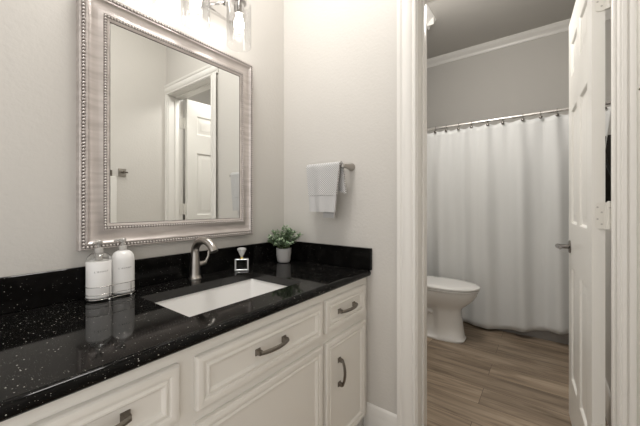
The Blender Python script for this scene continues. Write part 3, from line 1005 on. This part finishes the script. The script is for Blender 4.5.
# ------------------------------------------------------------------ toilet
TX = 2.70
toi = thing('toilet', 'white toilet with closed lid in front of the shower curtain', 'toilet', (TX, 0.85, 0))
def egg(yf, yb, hw, z, n=40, pw=2.0, back=2.6, dx=0.0, waist=0.0):
    """plan outline: rounded front at yf (towards -y), squarer back at yb"""
    yc = yf + (yb - yf) * 0.50
    pts = []
    for k in range(n):
        a = 2 * PI * k / n
        s, c = math.sin(a), math.cos(a)
        p = pw if s < 0 else back
        x = hw * math.copysign(abs(c) ** (2 / p), c)
        y = (yc - yf if s < 0 else yb - yc) * math.copysign(abs(s) ** (2 / p), s)
        q = min(1, max(0, (yc + y - 0.725) / 0.035)); q = q * q * (3 - 2 * q)
        pts.append(Vector((TX + x * (1 - waist * q) + dx, yc + y, z)))
    return pts
bm = new()
secs = [(0.540, 0.975, 0.118, 0.000, 3.0), (0.536, 0.978, 0.121, 0.012, 3.0), (0.548, 0.965, 0.112, 0.03, 2.9), (0.556, 0.96, 0.106, 0.10, 2.8), (0.566, 0.96, 0.101, 0.18, 2.7),
        (0.570, 0.965, 0.102, 0.235, 2.6), (0.560, 0.975, 0.112, 0.262, 2.4), (0.525, 0.985, 0.138, 0.292, 2.2), (0.484, 0.99, 0.160, 0.330, 2.1), (0.457, 0.99, 0.176, 0.370, 2.0), (0.447, 0.99, 0.183, 0.398, 2.0), (0.446, 0.99, 0.184, 0.412, 2.0)]
WAIST = {0.03: 0.22, 0.10: 0.34, 0.18: 0.34, 0.235: 0.30, 0.262: 0.16}
loft(bm, [egg(a, c, hw, z, 120, p, waist=WAIST.get(z, 0.0)) for a, c, hw, z, p in secs])
obj('bowl', bm, M['porc'], toi, smooth=50)
bm = new()
for s in (-1, 1):   # trapway relief on the sides of the pedestal
    tube(bm, [(TX + s * 0.060, 0.78, 0.20), (TX + s * 0.064, 0.82, 0.215), (TX + s * 0.066, 0.86, 0.17), (TX + s * 0.066, 0.87, 0.09), (TX + s * 0.064, 0.82, 0.045)], [0.02, 0.026, 0.028, 0.026, 0.02], 14)
obj('trapway', bm, M['porc'], toi, smooth=60)
bm = new()
loft(bm, [egg(0.450, 0.955, 0.178, 0.4128), egg(0.450, 0.955, 0.178, 0.4165), egg(0.436, 0.957, 0.190, 0.4175), egg(0.435, 0.957, 0.191, 0.427), egg(0.447, 0.955, 0.181, 0.4305)])
obj('seat', bm, M['seat'], toi, smooth=40)
bm = new()
loft(bm, [egg(0.447, 0.96, 0.181, 0.4308), egg(0.447, 0.96, 0.181, 0.4335), egg(0.432, 0.965, 0.191, 0.4345), egg(0.430, 0.968, 0.193, 0.440), egg(0.431, 0.968, 0.191, 0.447), egg(0.440, 0.963, 0.184, 0.4535), egg(0.50, 0.93, 0.13, 0.457), egg(0.60, 0.85, 0.05, 0.4585)])
obj('lid', bm, M['seat'], toi, smooth=40)
bm = new()
box(bm, TX - 0.215, TX + 0.215, 1.00, 1.225, 0.413, 0.755, 0.02, 3); box(bm, TX - 0.12, TX + 0.12, 0.93, 1.02, 0.24, 0.412, 0.01, 2)
obj('tank', bm, M['porc'], toi, smooth=40)
bm = new(); box(bm, TX - 0.225, TX + 0.225, 0.99, 1.235, 0.756, 0.79, 0.01, 3)
obj('tank_lid', bm, M['porc'], toi, smooth=40)
bm = new()
tube(bm, [(TX - 0.14, 1.00, 0.70), (TX - 0.14, 0.985, 0.70)], 0.011, 14)
tube(bm, [(TX - 0.14, 0.983, 0.70), (TX - 0.08, 0.98, 0.695)], [0.007, 0.005], 10)
obj('flush_lever', bm, M['chrome'], toi, smooth=40)

# ------------------------------------------------------------------ bathtub behind the curtain
tub = thing('bathtub', 'bathtub mostly hidden behind the shower curtain', 'bathtub', (3.46, 0.0, 0))
bm = new()
tx0, tx1, ty0, ty1 = 3.115, 3.79, -0.62, 1.24
loops = [rrect(tx0, tx1, ty0, ty1, 0.02, 0.0), rrect(tx0, tx1, ty0, ty1, 0.02, 0.42), rrect(tx0 + 0.01, tx1 - 0.01, ty0 + 0.01, ty1 - 0.01, 0.02, 0.43),
         rrect(tx0 + 0.07, tx1 - 0.06, ty0 + 0.08, ty1 - 0.08, 0.1, 0.43), rrect(tx0 + 0.10, tx1 - 0.09, ty0 + 0.12, ty1 - 0.2, 0.12, 0.15), rrect(tx0 + 0.16, tx1 - 0.15, ty0 + 0.2, ty1 - 0.3, 0.12, 0.10)]
loft(bm, loops)
obj('tub_shell', bm, M['tub'], tub, smooth=40)

# ------------------------------------------------------------------ shower rod, rings and curtain
RX, RZ = 3.05, 1.858
rod = thing('curtain_rod', 'slim white metal shower curtain rod crossing the bathroom', 'curtain rod', (RX, 0.0, RZ))
bm = new(); tube(bm, [(RX, -1.298, RZ), (RX, YM - 0.002, RZ)], 0.0125, 16); obj('rod', bm, M['rod'], rod, smooth=40)
for yy in (-1.2995, YM - 0.0005):
    s = 1 if yy < 0 else -1
    bm = new(); lathe(bm, [(0.032, yy), (0.032, yy + s * 0.006), (0.018, yy + s * 0.02)], (RX, 0, RZ), 24, 'y'); obj('end_flange', bm, M['rod'], rod, smooth=40)
ring_y = [0.875, 0.775, 0.665, 0.555, 0.425, 0.31, 0.165, 0.045, -0.06, -0.335]
bm = new()
tube(bm, [(RX + 0.019 * math.cos(2 * PI * k / 20), ring_y[0], RZ - 0.010 + 0.026 * math.sin(2 * PI * k / 20)) for k in range(20)], 0.0019, 8, closed=True)
ball(bm, (RX - 0.016, ring_y[0], RZ - 0.038), 0.0125, 12, 7, 0.5, 1, 1)
r0 = obj('curtain_ring', bm, M['ring'], None, (RX, ring_y[0], RZ), 60)
tag(r0, 'metal curtain ring on the shower rod', 'curtain ring', 'rings along the shower rod')
rings = [r0]
for i, yy in enumerate(ring_y[1:], 1):
    c = r0.copy(); COL.objects.link(c); c.location = (RX, yy, RZ); rings.append(c)
Y0, Y1 = -0.375, 1.20
NC, NR = 260, 44
bm = new()
rows = []
def near_ring(y):
    hooks = [1.10, 0.98] + ring_y + [-0.20]
    below = [r for r in hooks if r <= y]; above = [r for r in hooks if r > y]
    if not below or not above: return 0.0
    a, b2 = max(below), min(above)
    return math.sin(PI * (y - a) / (b2 - a))
for j in range(NR + 1):
    v = j / NR
    row = []
    for i in range(NC + 1):
        y = Y0 + (Y1 - Y0) * i / NC
        sag = near_ring(y) ** 1.5 * 0.012
        zt2 = RZ - 0.030 - sag
        hem = 0.022 + 0.003 * math.sin(y * 7 + 0.6) + 0.195 * max(0, 0.345 - y) ** 1.0
        z = zt2 + (hem - zt2) * v
        amp = 0.009 + 0.022 * min(1, v * 2.2)
        k = math.sin(y * 2 * PI / 0.29 + 0.9 * math.sin(y * 5) + v * 0.5) * amp
        k += math.sin(y * 2 * PI / 0.13 + 1.3 + 1.2 * math.sin(y * 3) + v * 1.1) * amp * 0.22
        k += (math.sin(PI * 2 * y / 0.12) * 0.010 + near_ring(y) * 0.008) * max(0, 1 - v * 5)
        x = RX + k - 0.002
        yy = y
        if y < -0.2:      # the end is pulled back, sweeping diagonally
            tq = (-0.2 - y) / 0.175
            yy = y + 0.12 * tq * min(1, v * 1.6)
        row.append(bm.verts.new((x, yy, z)))
    rows.append(row)
for a, c in zip(rows, rows[1:]):
    for i in range(NC):
        bm.faces.new((a[i], a[i + 1], c[i + 1], c[i]))
cur = obj('shower_curtain', bm, M['curtain'], None, (RX, 0.4, 0.05), 180)
md = cur.modifiers.new('thickness', 'SOLIDIFY'); md.thickness = 0.002
tag(cur, 'white fabric shower curtain hanging in soft folds from the rod', 'shower curtain')

# black hose glimpsed in the gap behind the door hinge
bm = new()
hz = []
tube(bm, [(2.95, -0.325, 1.60), (2.945, -0.318, 1.5), (2.94, -0.335, 1.40), (2.945, -0.37, 1.30), (2.95, -0.385, 1.2), (2.95, -0.40, 0.8), (2.95, -0.42, 0.009), (2.94, -0.5, 0.009)], 0.009, 12)
tag(obj('shower_hose', bm, M['hose'], None, (2.95, -0.42, 0.0), 60), 'black hose in the dark gap between door and right jamb', 'hose')

ORD = ('first', 'second', 'third', 'fourth', 'fifth', 'sixth', 'seventh', 'eighth', 'ninth')
for i, o in enumerate(rings):
    o['label'] = (ORD[i] + ' metal curtain ring along the rod from the left door casing') if i < 9 else 'metal curtain ring glimpsed in the gap between the door edge and right jamb'
